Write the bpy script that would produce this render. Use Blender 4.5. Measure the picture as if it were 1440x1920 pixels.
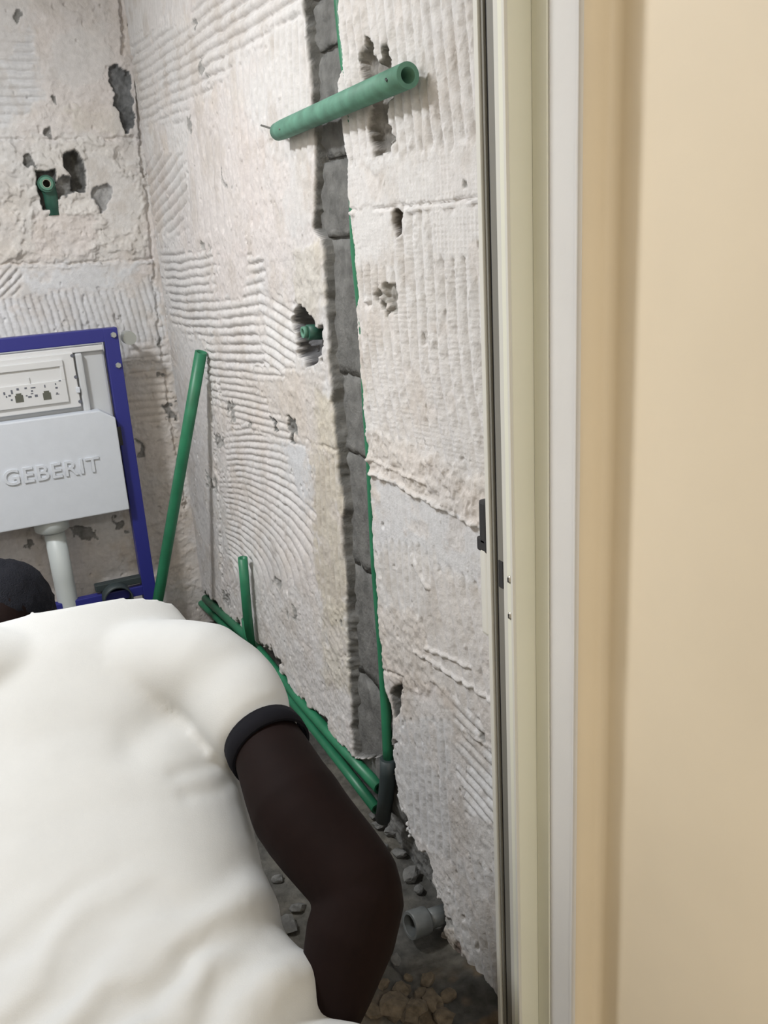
import bpy, bmesh, math, random
import numpy as np
from mathutils import Vector, Matrix

for o in list(bpy.data.objects):
    bpy.data.objects.remove(o, do_unlink=True)
S = bpy.context.scene
COL = S.collection

# ------------------------------------------------------------------ camera
F, CX, CY, HC = 1650.0, 720.0, 960.0, 1.38          # focal length in px of a 1440x1920 frame, eye height
_d = np.array([320.0, 5150.0, F]); _d /= np.linalg.norm(_d)          # straight down, seen from the camera
_y = np.array([-850.0, 0.0, F]); _y[1] = -(_y[0]*_d[0] + _y[2]*_d[2])/_d[1]; _y /= np.linalg.norm(_y)
_x = np.cross(_y, -_d)
RW = np.array([_x, _y, -_d])                         # image vector -> world vector
CAM = np.array([0.0, 0.0, HC])
cd = bpy.data.cameras.new('camera'); cam = bpy.data.objects.new('camera', cd); COL.objects.link(cam)
cd.sensor_fit = 'VERTICAL'; cd.sensor_height = 36.0; cd.lens = F*36.0/1920.0
cd.clip_start = 0.02; cd.clip_end = 30
_m = Matrix.Identity(4)
for i in range(3):
    _m[i][0] = RW[i, 0]; _m[i][1] = -RW[i, 1]; _m[i][2] = -RW[i, 2]; _m[i][3] = CAM[i]
cam.matrix_world = _m
S.camera = cam

# ------------------------------------------------------------------ light
S.view_settings.view_transform = 'Standard'; S.view_settings.look = 'None'
S.view_settings.gamma = 1.0; S.view_settings.use_curve_mapping = False
S.view_settings.exposure = 0.0
w = bpy.data.worlds.new('world'); S.world = w; w.use_nodes = True
w.node_tree.nodes['Background'].inputs[0].default_value = (0.8, 0.85, 0.95, 1)
w.node_tree.nodes['Background'].inputs[1].default_value = 0.25

def lamp(name, loc, size, power, col):
    l = bpy.data.lights.new(name, 'AREA'); l.shape = 'DISK'; l.size = size; l.energy = power; l.color = col
    o = bpy.data.objects.new(name, l); COL.objects.link(o); o.location = loc
    return o
lamp('bathroom_ceiling_lamp_offscreen', (-0.60, 1.80, 2.44), 0.26, 44, (0.97, 0.985, 1.0))
lamp('hall_ceiling_lamp_offscreen', (0.02, -1.25, 2.46), 0.5, 29, (1.0, 0.975, 0.935))

# ------------------------------------------------------------------ helpers
def ray(px, py):
    v = np.array([px-CX, py-CY, F]); return RW @ (v/np.linalg.norm(v))
def onp(px, py, ax, val):                            # where the sight line meets the plane coordinate[ax] = val
    r = ray(px, py); return CAM + r*((val-CAM[ax])/r[ax])
def at(px, py, s): return CAM + ray(px, py)*s
def proj(P):
    v = (np.asarray(P, float)-CAM) @ RW
    return v[..., 0]/v[..., 2]*F+CX, v[..., 1]/v[..., 2]*F+CY

def tag(o, label=None, cat=None, group=None, kind=None):
    if label: o['label'] = label
    if cat: o['category'] = cat
    if group: o['group'] = group
    if kind: o['kind'] = kind
    return o
def obj(name, me, mat=None, parent=None, smooth=False):
    if isinstance(me, bmesh.types.BMesh):
        b = me; me = bpy.data.meshes.new(name); b.to_mesh(me); b.free()
    o = bpy.data.objects.new(name, me); COL.objects.link(o)
    if mat is not None and len(me.materials) == 0: me.materials.append(mat)
    if smooth: me.polygons.foreach_set('use_smooth', [True]*len(me.polygons))
    if parent is not None:
        o.parent = parent
        o.matrix_parent_inverse = Matrix.Translation(-Vector(parent.location))
    return o
def empty(name, loc):
    o = bpy.data.objects.new(name, None); COL.objects.link(o); o.location = Vector(loc); o.empty_display_size = 0.05
    return o
def pyd(name, v, f):
    me = bpy.data.meshes.new(name); me.from_pydata([tuple(map(float, p)) for p in v], [], f); me.update(); return me
def box(bm, x0, x1, y0, y1, z0, z1, bev=0.0):
    r = bmesh.ops.create_cube(bm, size=1.0)
    for v in r['verts']:
        v.co = Vector((x0+(v.co.x+.5)*(x1-x0), y0+(v.co.y+.5)*(y1-y0), z0+(v.co.z+.5)*(z1-z0)))
    if bev > 0:
        es = {e for v in r['verts'] for e in v.link_edges}
        bmesh.ops.bevel(bm, geom=list(es), offset=bev, segments=2, affect='EDGES', profile=0.6)
    return bm
def boxo(name, mat, parent, *a, bev=0.0):
    bm = bmesh.new(); box(bm, *a, bev=bev); return obj(name, bm, mat, parent)
def frames(pts):
    pts = [np.asarray(p, float) for p in pts]; n = len(pts); out = []
    up = None
    for i in range(n):
        t = pts[min(i+1, n-1)]-pts[max(i-1, 0)]; t /= np.linalg.norm(t)
        if up is None:
            a = np.array([0, 0, 1.0]) if abs(t[2]) < .9 else np.array([1.0, 0, 0])
            up = a-t*np.dot(a, t)
        up = up-t*np.dot(up, t); up /= np.linalg.norm(up)
        out.append((t, up, np.cross(t, up)))
    return pts, out
def tube_mesh(name, pts, r, seg=20, wall=0.0, jitter=0.0):
    """tube along pts; r number or list; wall > 0 makes it an open hollow pipe"""
    pts, fr = frames(pts); n = len(pts)
    rr = r if hasattr(r, '__len__') else [r]*n
    V, Fc = [], []
    def ring(p, u, s, rad):
        k = len(V)
        for j in range(seg):
            a = 2*math.pi*j/seg; V.append(p+(u*math.cos(a)+s*math.sin(a))*rad)
        return k
    def bridge(a, b):
        for j in range(seg): Fc.append((a+j, a+(j+1) % seg, b+(j+1) % seg, b+j))
    rings = [ring(pts[i], fr[i][1], fr[i][2], rr[i]) for i in range(n)]
    for i in range(n-1): bridge(rings[i], rings[i+1])
    if wall > 0:
        inner = [ring(pts[i], fr[i][1], fr[i][2], rr[i]-wall) for i in range(n)]
        for i in range(n-1): bridge(inner[i+1], inner[i])
        bridge(inner[0], rings[0]); bridge(rings[-1], inner[-1])
    else:
        Fc.append(tuple(rings[0]+j for j in range(seg))[::-1]); Fc.append(tuple(rings[-1]+j for j in range(seg)))
    me = pyd(name, V, Fc)
    me.polygons.foreach_set('use_smooth', [len(p.vertices) == 4 for p in me.polygons])
    if wall > 0:
        sh = [True]*len(me.polygons)
        for k in range(2*seg): sh[-1-k] = False
        me.polygons.foreach_set('use_smooth', sh)
    me.update()
    return me
def tube(name, mat, parent, pts, r, **k):
    return obj(name, tube_mesh(name, pts, r, **k), mat, parent)

# hash noise on numpy arrays
def _h(ix, iy, s):
    with np.errstate(over='ignore'):
        h = (ix.astype(np.int64)*374761393 + iy.astype(np.int64)*668265263 + s*974711) & 0xffffffff
        h = ((h ^ (h >> 13))*1274126177) & 0xffffffff
        h = (h ^ (h >> 16)) & 0xffff
    return h/65535.0
def vn(x, y, s=0):
    x0 = np.floor(x); y0 = np.floor(y); fx = x-x0; fy = y-y0
    fx = fx*fx*fx*(fx*(fx*6-15)+10); fy = fy*fy*fy*(fy*(fy*6-15)+10)
    x0 = x0.astype(np.int64); y0 = y0.astype(np.int64)
    a = _h(x0, y0, s); b = _h(x0+1, y0, s); c = _h(x0, y0+1, s); e = _h(x0+1, y0+1, s)
    return ((a+(b-a)*fx)*(1-fy)+(c+(e-c)*fx)*fy)*2-1
def fbm(x, y, s=0, oct=4, g=.5):
    t = 0; a = 1; n = 0
    for i in range(oct):
        t = t+a*vn(x*2**i+17.3*i, y*2**i-9.1*i, s+i*31); n += a; a *= g
    return t/n
def sstep(a, b, x):
    t = np.clip((x-a)/(b-a), 0, 1); return t*t*(3-2*t)
def sdpoly(px, py, poly):                             # signed distance, positive inside
    d = np.full(px.shape, 1e18); ins = np.zeros(px.shape, bool); n = len(poly)
    for i in range(n):
        ax, ay = poly[i]; bx, by = poly[(i+1) % n]
        ex, ey = bx-ax, by-ay; L = ex*ex+ey*ey
        t = np.clip(((px-ax)*ex+(py-ay)*ey)/L, 0, 1)
        d = np.minimum(d, (px-ax-t*ex)**2+(py-ay-t*ey)**2)
        if ay != by:
            c = ((ay > py) != (by > py)) & (px < (bx-ax)*(py-ay)/(by-ay)+ax)
            ins ^= c
    d = np.sqrt(d); return np.where(ins, d, -d)
def sdline(px, py, line):
    d = np.full(px.shape, 1e18)
    for (ax, ay), (bx, by) in zip(line[:-1], line[1:]):
        ex, ey = bx-ax, by-ay; L = ex*ex+ey*ey
        t = np.clip(((px-ax)*ex+(py-ay)*ey)/L, 0, 1)
        d = np.minimum(d, (px-ax-t*ex)**2+(py-ay-t*ey)**2)
    return np.sqrt(d)

# ------------------------------------------------------------------ materials
def mat(name, col, rough=.6, metal=0.0, noise=0.0, nscale=20.0, bump=0.0, bscale=150.0, attr=None, spec=None):
    m = bpy.data.materials.new(name); m.use_nodes = True; nt = m.node_tree; N = nt.nodes; L = nt.links
    b = N['Principled BSDF']; b.inputs['Roughness'].default_value = rough; b.inputs['Metallic'].default_value = metal
    if spec is not None: b.inputs['Specular IOR Level'].default_value = spec
    tc = N.new('ShaderNodeTexCoord')
    if attr:
        a = N.new('ShaderNodeAttribute'); a.attribute_name = attr; src = a.outputs['Color']
    else:
        c = N.new('ShaderNodeRGB'); c.outputs[0].default_value = (*col, 1); src = c.outputs[0]
    if noise > 0:
        n = N.new('ShaderNodeTexNoise'); n.inputs['Scale'].default_value = nscale; n.inputs['Detail'].default_value = 5
        L.new(tc.outputs['Object'], n.inputs['Vector'])
        mr = N.new('ShaderNodeMapRange'); mr.inputs[1].default_value = .3; mr.inputs[2].default_value = .7
        mr.inputs[3].default_value = 1-noise; mr.inputs[4].default_value = 1+noise
        L.new(n.outputs[0], mr.inputs[0])
        mx = N.new('ShaderNodeVectorMath'); mx.operation = 'SCALE'
        L.new(src, mx.inputs[0]); L.new(mr.outputs[0], mx.inputs['Scale']); src = mx.outputs[0]
    L.new(src, b.inputs['Base Color'])
    if bump > 0:
        n2 = N.new('ShaderNodeTexNoise'); n2.inputs['Scale'].default_value = bscale; n2.inputs['Detail'].default_value = 4
        L.new(tc.outputs['Object'], n2.inputs['Vector'])
        bp = N.new('ShaderNodeBump'); bp.inputs['Strength'].default_value = bump; bp.inputs['Distance'].default_value = .003
        L.new(n2.outputs[0], bp.inputs['Height']); L.new(bp.outputs[0], b.inputs['Normal'])
    return m
M = dict(
    plaster=mat('plaster', (.6, .6, .6), .92, attr='Col', noise=.07, nscale=60, bump=.35, bscale=260, spec=.2),
    block=mat('cement_block', (.15, .15, .145), .95, noise=.3, nscale=30, bump=1.0, bscale=110, spec=.2),
    ceiling=mat('ceiling_paint', (.62, .62, .61), .9),
    old_plaster=mat('old_plaster', (.57, .555, .54), .9, noise=.12, nscale=12, bump=.5, bscale=80),
    white_wall=mat('white_paint', (.66, .66, .66), .75, noise=.02, nscale=8, bump=.1, bscale=60),
    cream=mat('cream_paint', (.76, .67, .52), .55, noise=.03, nscale=5, bump=.10, bscale=14),
    alu=mat('cream_lacquered_profile', (.74, .75, .65), .42, noise=.02, nscale=9),
    alu_dark=mat('grey_seal_profile', (.20, .195, .175), .5),
    leaf=mat('white_door_profile', (.64, .64, .60), .4),
    pvcwhite=mat('white_handle_plastic', (.66, .66, .62), .35),
    black=mat('black_plastic', (.02, .02, .022), .45),
    steel=mat('screw_steel', (.55, .53, .47), .35, metal=.8),
    green=mat('green_pipe', (.022, .17, .085), .42, noise=.18, nscale=14),
    green_dusty=mat('green_pipe_dusty', (.10, .24, .175), .65, noise=.25, nscale=26),
    green_dark=mat('green_fitting', (.03, .105, .075), .5, noise=.2, nscale=40),
    wire=mat('wire_grey', (.13, .13, .12), .5, metal=.3),
    blue=mat('blue_powder_coat', (.022, .026, .20), .42),
    tank=mat('grey_white_tank', (.52, .54, .56), .5),
    panel=mat('white_panel', (.62, .63, .64), .45),
    slot=mat('grey_slot', (.33, .34, .33), .6),
    print=mat('grey_print', (.12, .13, .16), .6),
    window=mat('olive_window', (.10, .105, .085), .5),
    foam=mat('white_foam', (.60, .635, .69), .7, noise=.02, nscale=30, bump=.15, bscale=300),
    grey_pipe=mat('grey_pipe', (.13, .14, .14), .4, noise=.15, nscale=60),
    flush=mat('pale_flush_pipe', (.50, .54, .54), .4),
    drain=mat('dark_drain', (.03, .042, .045), .5),
    zinc=mat('zinc_bracket', (.42, .44, .42), .4, metal=.5),
    concrete=mat('floor_screed', (.14, .135, .125), .95, attr='Col', noise=.3, nscale=45, bump=.8, bscale=120, spec=.2),
    rubble=mat('rubble', (.12, .095, .065), .95, noise=.4, nscale=60, bump=.8, bscale=200),
    tilefloor=mat('hall_floor', (.45, .42, .36), .5, noise=.05, nscale=10),
    skin=mat('skin', (.0075, .0031, .0027), .75, noise=.12, nscale=25, spec=.12),
    hair=mat('hair', (.012, .013, .018), .8, bump=.9, bscale=400, spec=.1),
    shirt=mat('white_cotton', (.54, .55, .55), .9, noise=.03, nscale=9, bump=.12, bscale=500, spec=.2),
    band=mat('black_trim', (.007, .007, .010), .85, spec=.12),
    trousers=mat('dark_trousers', (.03, .034, .045), .9, noise=.15, nscale=20, bump=.3, bscale=300),
    shoe=mat('shoe', (.03, .028, .027), .7),
    eye=mat('eye', (.55, .53, .5), .3),
)

# ------------------------------------------------------------------ the room
XW, YB = 0.700, 3.167                # right wall plane, back wall plane
ZC = 2.5                             # ceiling
XL = -1.05                           # left bathroom wall
WHITE = np.array([.615, .605, .60]); BLUISH = np.array([.60, .615, .64]); PINK = np.array([.60, .545, .525])
BEIGE = np.array([.53, .49, .41]); GREYC = np.array([.15, .15, .145]); DARK = np.array([.06, .058, .055]); TAN = np.array([.55, .49, .43])

def polymap(poly, wob, X, Y, seed):
    return sdpoly(X, Y, poly)

class Relief:
    """relief of a wall: u along the wall, v = height; pixel outlines are brought onto the wall plane"""
    def __init__(s, us, vs, world, seed):
        s.U, s.V = np.meshgrid(us, vs); s.world = world; s.seed = seed
        s.X, s.Y = proj(world(s.U, s.V, 0*s.U))
        # wobbling copy of the picture coordinates, so that outlines get ragged
        sc = 60.0
        s.lx = fbm(s.U*26, s.V*26, seed+8, 3, .55); s.ly = fbm(s.U*26, s.V*26, seed+9, 3, .55)
        s.wx = fbm(s.U*sc, s.V*sc, seed+1, 4)*1.0; s.wy = fbm(s.U*sc, s.V*sc, seed+2, 4)*1.0
        f = fbm(s.U*5, s.V*5, seed+3, 3)
        rough = fbm(s.U*34, s.V*34, seed+4, 5, .62)
        fine = fbm(s.U*130, s.V*130, seed+5, 3, .6)
        s.rough, s.fine = rough, fine
        s.h = .003*f+.0035*rough+.0012*fine
        k = sstep(-.35, .35, fbm(s.U*4.5, s.V*4.5, seed+6, 4))[..., None]
        s.col = WHITE*(1-.5*k)+PINK*.5*k
        k2 = sstep(.05, .5, fbm(s.U*9, s.V*9, seed+7, 4))[..., None]
        s.col = s.col*(1-.45*k2)+TAN*.45*k2
    def mask(s, poly, soft=5.0, rag=7.0, lo=False):
        xs = [p[0] for p in poly]; ys = [p[1] for p in poly]; m = np.zeros(s.X.shape)
        g = 30
        sel = (s.X > min(xs)-g) & (s.X < max(xs)+g) & (s.Y > min(ys)-g) & (s.Y < max(ys)+g)
        if sel.any():
            ax, ay = (s.lx, s.ly) if lo else (s.wx*.5+s.lx*1.2, s.wy*.5+s.ly*1.2)
            m[sel] = sstep(-soft, soft, sdpoly(s.X[sel]+rag*ax[sel], s.Y[sel]+rag*ay[sel], poly))
        return m
    def lin(s, c):                      # picture px -> wall (u, v), and the local picture scale
        i = np.argmin((s.X-c[0])**2+(s.Y-c[1])**2); i = np.unravel_index(i, s.X.shape)
        u, v = s.U[i], s.V[i]; e = 1e-3
        def pj(a, b): return np.array(proj(s.world(np.array([a]), np.array([b]), np.array([0.0])))).ravel()
        p = pj(u, v); J = np.stack([(pj(u+e, v)-p)/e, (pj(u, v+e)-p)/e], 1)
        w = np.linalg.solve(J, np.array(c, float)-p)
        return u+w[0], v+w[1], J
    def paint(s, m, col, k):
        if col is not None: s.col = s.col*(1-(m*k)[..., None])+np.asarray(col)*(m*k)[..., None]
    def ridge(s, poly, p0, p1, sp, amp=.0048, col=None, k=.8, base=0.0, bend=0.0, crumb=.5, sharp=3.0, soft=7, rag=14, rough=.5, gcol=.75, rope=0.0):
        c = np.mean(np.array(poly, float), 0); u, v, J = s.lin(c)
        dx, dy = p1[0]-p0[0], p1[1]-p0[1]; L = math.hypot(dx, dy); n = np.array([-dy, dx])/L/sp
        a = n @ J; t = np.array([dx, dy])/L @ J
        q = (s.U-u)*a[0]+(s.V-v)*a[1]; tt = ((s.U-u)*t[0]+(s.V-v)*t[1])
        q = q+.22*fbm(s.U*7, s.V*7, s.seed+11, 3)+.12*s.rough+bend*(tt/100.0)**2
        s._wave(poly, q, amp, col, k, base, crumb, sharp, soft, rag, rough, gcol)
        if rope:
            ph = 2*np.pi*(tt/9.5+.35*q+.3*s.rough)
            s.h = s.h+rope*np.cos(ph)*s.mask(poly, soft, rag)*np.clip(.6+1.3*s.ly, 0, 1)
    def arc(s, poly, ctr, sp, amp=.004, col=None, k=.8, base=0.0, crumb=.4, sharp=3.0, soft=7, rag=14, rough=.5, gcol=.75):
        c = np.mean(np.array(poly, float), 0); u, v, J = s.lin(c)
        X = J[0, 0]*(s.U-u)+J[0, 1]*(s.V-v)+c[0]; Y = J[1, 0]*(s.U-u)+J[1, 1]*(s.V-v)+c[1]
        q = np.hypot(X-ctr[0], Y-ctr[1])/sp+.22*fbm(s.U*7, s.V*7, s.seed+12, 3)+.12*s.rough
        s._wave(poly, q, amp, col, k, base, crumb, sharp, soft, rag, rough, gcol)
    def _wave(s, poly, q, amp, col, k, base, crumb, sharp, soft, rag, rough, gcol):
        m = s.mask(poly, soft, rag)
        wv = (.5+.5*np.cos(2*np.pi*q))
        wv = wv**(1/sharp)
        br = .95+.5*fbm(s.U*8, s.V*8, s.seed+13, 3)            # ridges fade and break up
        cr = sstep(.18, .55, fbm(s.U*150, s.V*95, s.seed+14, 2))*wv
        h = base+1.9*amp*(wv-.8)*br+crumb*.0018*cr+rough*(.0030*s.rough+.0008*s.fine)
        s.h = s.h*(1-m)+h*m
        s.paint(m, col, k)
    def flat(s, poly, amp=.0012, base=0.0, col=None, k=.8, hatch=0, soft=9, rag=16):
        m = s.mask(poly, soft, rag); h = base+amp*(s.rough+.35*s.fine)
        if hatch:
            c = np.mean(np.array(poly, float), 0); u, v, J = s.lin(c)
            hu = 2*np.pi*(s.U-u)/.011; hv = 2*np.pi*(s.V-v)/.0085
            h = h+.75*hatch*np.clip(.6+1.2*s.lx, 0, 1)*np.maximum(np.cos(hu+.6*s.rough), np.cos(hv+.4*s.rough))
        s.h = s.h*(1-m)+h*m; s.paint(m, col, k)
    def lumps(s, poly, amp=.008, base=0.0, col=None, k=.6, freq=40, soft=8, rag=14):
        m = s.mask(poly, soft, rag)
        a = fbm(s.U*freq, s.V*freq, s.seed+21, 4, .55); b = 1-np.abs(fbm(s.U*freq*.6, s.V*freq*.6, s.seed+22, 3))*2.2
        q = (a*.6+b*.4)*3.2; fq = q-np.floor(q); st = (np.floor(q)+sstep(.0, .30, fq))/3.2*.75+(a*.6+b*.4)*.25
        s.h = s.h*(1-m)+(base+amp*st+.0009*s.fine)*m; s.paint(m, col, k)
    def line(s, pts, wd, dh, col=None, k=.8, rag=5):
        xs = [p[0] for p in pts]; ys = [p[1] for p in pts]
        sel = (s.X > min(xs)-40) & (s.X < max(xs)+40) & (s.Y > min(ys)-40) & (s.Y < max(ys)+40)
        m = np.zeros(s.X.shape)
        m[sel] = 1-sstep(wd*.4, wd, sdline(s.X[sel]+rag*s.wx[sel], s.Y[sel]+rag*s.wy[sel], pts))
        s.h = s.h+dh*m; s.paint(m, col, k)
    def hole(s, poly, depth, col=GREYC, soft=3.0, rag=9, amp=.006, k=1.0, lo=False):
        m = s.mask(poly, soft, rag, lo)
        s.h = s.h*(1-m)+(-depth+amp*s.rough+.3*amp*s.fine)*m; s.paint(sstep(.02, .22, m), np.asarray(col)*(1+.55*s.rough+.25*s.fine)[..., None], k)
    def wear(s):
        # scattered scrapes and torn spots over everything
        a = fbm(s.U*9, s.V*9, s.seed+41, 4, .6); m = sstep(.27, .45, a)
        st = np.floor(fbm(s.U*38, s.V*38, s.seed+42, 4, .55)*4)/4
        s.h = s.h*(1-.6*m)+.6*m*(.0045*st+.002*s.rough+.0008*s.fine); s.paint(m, TAN*.35+PINK*.3+WHITE*.35, .45)
        b = fbm(s.U*55, s.V*40, s.seed+43, 2); c = fbm(s.U*6, s.V*6, s.seed+44, 3)
        m = sstep(.74, .84, b+.25*c); s.h = s.h-.005*m
        b = fbm(s.U*70, s.V*70, s.seed+45, 2); m = sstep(.78, .92, b); s.h = s.h+.003*m
    def grime(s):
        a = sstep(.0, .5, fbm(s.U*13, s.V*10, s.seed+51, 5, .62)); s.paint(a, TAN*.78, .38)
        b = sstep(.1, .5, fbm(s.U*4, s.V*4, s.seed+52, 4)); s.paint(b, np.array([.50, .50, .51]), .35)
    def build(s, name, material, flip):
        P = s.world(s.U, s.V, s.h); nv, nu = s.U.shape
        me = bpy.data.meshes.new(name); nf = (nv-1)*(nu-1)
        me.vertices.add(nv*nu); me.vertices.foreach_set('co', P.reshape(-1).astype(np.float32))
        idx = np.arange(nv*nu).reshape(nv, nu)
        q = np.stack([idx[:-1, :-1], idx[:-1, 1:], idx[1:, 1:], idx[1:, :-1]], -1).reshape(-1, 4)
        if flip: q = q[:, ::-1]
        me.loops.add(nf*4); me.loops.foreach_set('vertex_index', q.reshape(-1).astype(np.int32))
        me.polygons.add(nf); me.polygons.foreach_set('loop_start', np.arange(0, nf*4, 4, dtype=np.int32))
        me.polygons.foreach_set('use_smooth', np.ones(nf, bool))
        a = me.color_attributes.new('Col', 'FLOAT_COLOR', 'POINT')
        c = np.ones((nv*nu, 4), np.float32); c[:, :3] = s.col.reshape(-1, 3); a.data.foreach_set('color', c.reshape(-1))
        me.update(); me.validate()
        return obj(name, me, material)

# ---- right wall: tile adhesive left on the plaster, a chase cut for a pipe
t = np.linspace(0, 1, 760); ys = 1.02+(YB-1.02)*(t*.62+.38*t*t)
zs = np.linspace(-.06, 2.2, 760)
W = Relief(ys, zs, lambda u, v, h: np.stack([XW-h, u, v], -1), 100)
# left of the chase
W.flat([(225, -160), (360, -160), (345, 60), (245, 90)], col=WHITE, k=.6)
W.ridge([(245, 70), (350, 45), (450, -160), (575, -160), (560, 45), (440, 130), (345, 225), (265, 235)], (280, 187), (477, 60), 21, .005, col=WHITE, k=.6)
W.ridge([(302, 30), (352, 26), (352, 46), (305, 48)], (320, 30), (322, 60), 4.5, .0025)
W.ridge([(430, 100), (500, 85), (520, 190), (490, 260), (430, 240)], (470, 100), (477, 250), 13, .003, col=WHITE, k=.4)
W.ridge([(500, 60), (572, 30), (590, 220), (592, 300), (515, 300)], (530, 60), (538, 250), 11, .004, col=WHITE, k=.7)
W.flat([(540, 300), (590, 300), (586, 430), (535, 440)], col=WHITE, k=.7, hatch=.0005)
W.ridge([(262, 300), (345, 280), (350, 440), (285, 440)], (315, 335), (345, 298), 15, .0045)
W.lumps([(350, 180), (500, 270), (525, 300), (520, 420), (560, 480), (440, 520), (350, 440)], .0045, col=PINK*.6+WHITE*.4, k=.6, freq=26)
W.ridge([(345, 250), (430, 230), (440, 440), (360, 440)], (390, 250), (402, 430), 13, .0022, col=PINK*.4+WHITE*.6, k=.4, gcol=.2)
W.ridge([(430, 180), (495, 250), (500, 420), (470, 430)], (480, 260), (488, 420), 14, .003, col=PINK, k=.4)
W.arc([(300, 470), (490, 480), (500, 560), (495, 760), (430, 790), (330, 650)], (405, -120), 16.5, .0055, col=WHITE, k=.65)
W.ridge([(490, 540), (550, 570), (558, 700), (500, 760), (492, 600)], (490, 585), (545, 622), 15, .005, col=WHITE, k=.6)
W.lumps([(400, 470), (470, 460), (460, 560), (400, 560)], .004, col=PINK, k=.5, freq=40)
W.ridge([(400, 690), (600, 690), (625, 800), (540, 850), (430, 830)], (440, 760), (560, 785), 14, .0035, col=TAN*.5+WHITE*.5, k=.5, rag=18)
W.lumps([(480, 720), (600, 690), (625, 850), (560, 840)], .005, col=TAN, k=.4, freq=30)
W.flat([(318, 600), (388, 640), (412, 1080), (370, 1100), (345, 900)], .0022, col=WHITE, k=.5)
W.arc([(425, 800), (500, 810), (585, 830), (592, 1010), (575, 1130), (440, 1130), (420, 980)], (395, 1110), 11.5, .0036, col=WHITE, k=.35)
W.flat([(520, 830), (582, 845), (584, 960), (548, 900)], .0012, col=BLUISH, k=.8)
W.ridge([(585, 850), (635, 860), (650, 1190), (600, 1180)], (610, 870), (622, 1120), 9.5, .003, col=BEIGE, k=.75)
W.lumps([(545, 480), (602, 450), (610, 560), (600, 590), (550, 570)], .006, col=BEIGE, k=.7)
W.lumps([(590, 730), (632, 740), (640, 860), (590, 850)], .005, col=BEIGE, k=.8)
W.flat([(400, 1100), (600, 1110), (655, 1230), (660, 1400), (590, 1335), (480, 1200)], .0034, col=WHITE, k=.6)
W.lumps([(605, 1130), (652, 1130), (658, 1300), (610, 1290)], .006, col=BEIGE, k=.6)
W.line([(382, 640), (395, 760), (408, 920), (418, 1090)], 3.0, -.006)
W.line([(590, 832), (690, 862)], 4, -.003)
# right of the chase
W.ridge([(628, -260), (915, -260), (915, 300), (760, 330), (655, 330), (630, 160)], (765, 0), (790, 240), 17, .0045, col=WHITE, k=.75, crumb=.9, rope=.0008)
W.ridge([(790, -260), (915, -260), (915, 280), (800, 280)], (850, 0), (872, 240), 22, .0055, col=WHITE, k=.7, crumb=1, rope=.0010)
W.flat([(648, 300), (720, 290), (912, 270), (912, 378), (650, 392)], .0016, base=.001, col=WHITE, k=.7, hatch=.0012)
W.line([(650, 395), (740, 388), (840, 378), (912, 366)], 4, -.005)
W.line([(650, 402), (740, 398), (840, 387), (912, 376)], 4, .004)
W.ridge([(655, 400), (912, 385), (918, 940), (790, 850), (690, 815)], (785, 400), (828, 760), 17.5, .0048, col=WHITE, k=.8, crumb=.8, bend=.15, rope=.0009)
W.flat([(660, 398), (725, 392), (735, 500), (672, 505)], .0014, col=WHITE, k=.7, hatch=.0008)
W.flat([(800, 395), (912, 385), (912, 500), (830, 480)], .0012, base=.0005, col=WHITE, k=.5, hatch=.0016)
W.lumps([(685, 808), (760, 825), (840, 870), (918, 905), (918, 1000), (820, 955), (690, 890)], .009, col=TAN*.6+WHITE*.4, k=.6, freq=46)
W.line([(692, 882), (760, 915), (830, 955), (905, 992)], 5, .006, col=WHITE, k=.6)
W.line([(690, 858), (800, 905)], 3.5, .004)
W.flat([(694, 895), (800, 945), (912, 1000), (912, 1120), (800, 1050), (702, 1040)], .0012, col=BLUISH, k=.75, hatch=.0007)
W.ridge([(700, 1030), (800, 1040), (918, 1110), (930, 1420), (850, 1300), (735, 1240)], (860, 1100), (905, 1320), 17, .0042, col=WHITE, k=.7)
W.ridge([(712, 1010), (805, 1030), (800, 1150), (720, 1150)], (750, 1020), (760, 1150), 12, .003, col=WHITE, k=.6)
W.lumps([(700, 1130), (790, 1150), (830, 1290), (760, 1300), (715, 1260)], .004, col=TAN, k=.35, freq=60)
W.line([(772, 1040), (790, 1085), (805, 1105)], 4, .004); W.line([(880, 1250), (800, 1215)], 4, .004)
W.flat([(745, 1290), (940, 1370), (940, 1700), (820, 1660), (742, 1480)], .0026, col=WHITE, k=.6)
W.ridge([(850, 1300), (935, 1400), (940, 1580), (870, 1500)], (860, 1380), (930, 1455), 14, .0035, col=BLUISH, k=.5)
W.ridge([(752, 1340), (840, 1360), (850, 1620), (760, 1550)], (790, 1350), (805, 1560), 13, .003, col=BLUISH, k=.5)
W.ridge([(850, 1600), (945, 1640), (952, 1920), (900, 1900), (845, 1700)], (880, 1650), (925, 1900), 15, .004, col=BLUISH, k=.5)
W.lumps([(800, 1740), (850, 1740), (905, 1920), (800, 1920)], .006, col=TAN, k=.7)
W.line([(858, 1770), (850, 1920)], 8, -.004, col=np.array([.10, .065, .05]), k=.8)
W.line([(780, 1220), (960, 1340)], 4, .004, col=WHITE, k=.4); W.line([(870, 1370), (950, 1420)], 4, .004)
W.line([(640, 1230), (755, 1270), (752, 1330)], 3, -.004)
W.wear(); W.grime()
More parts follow.
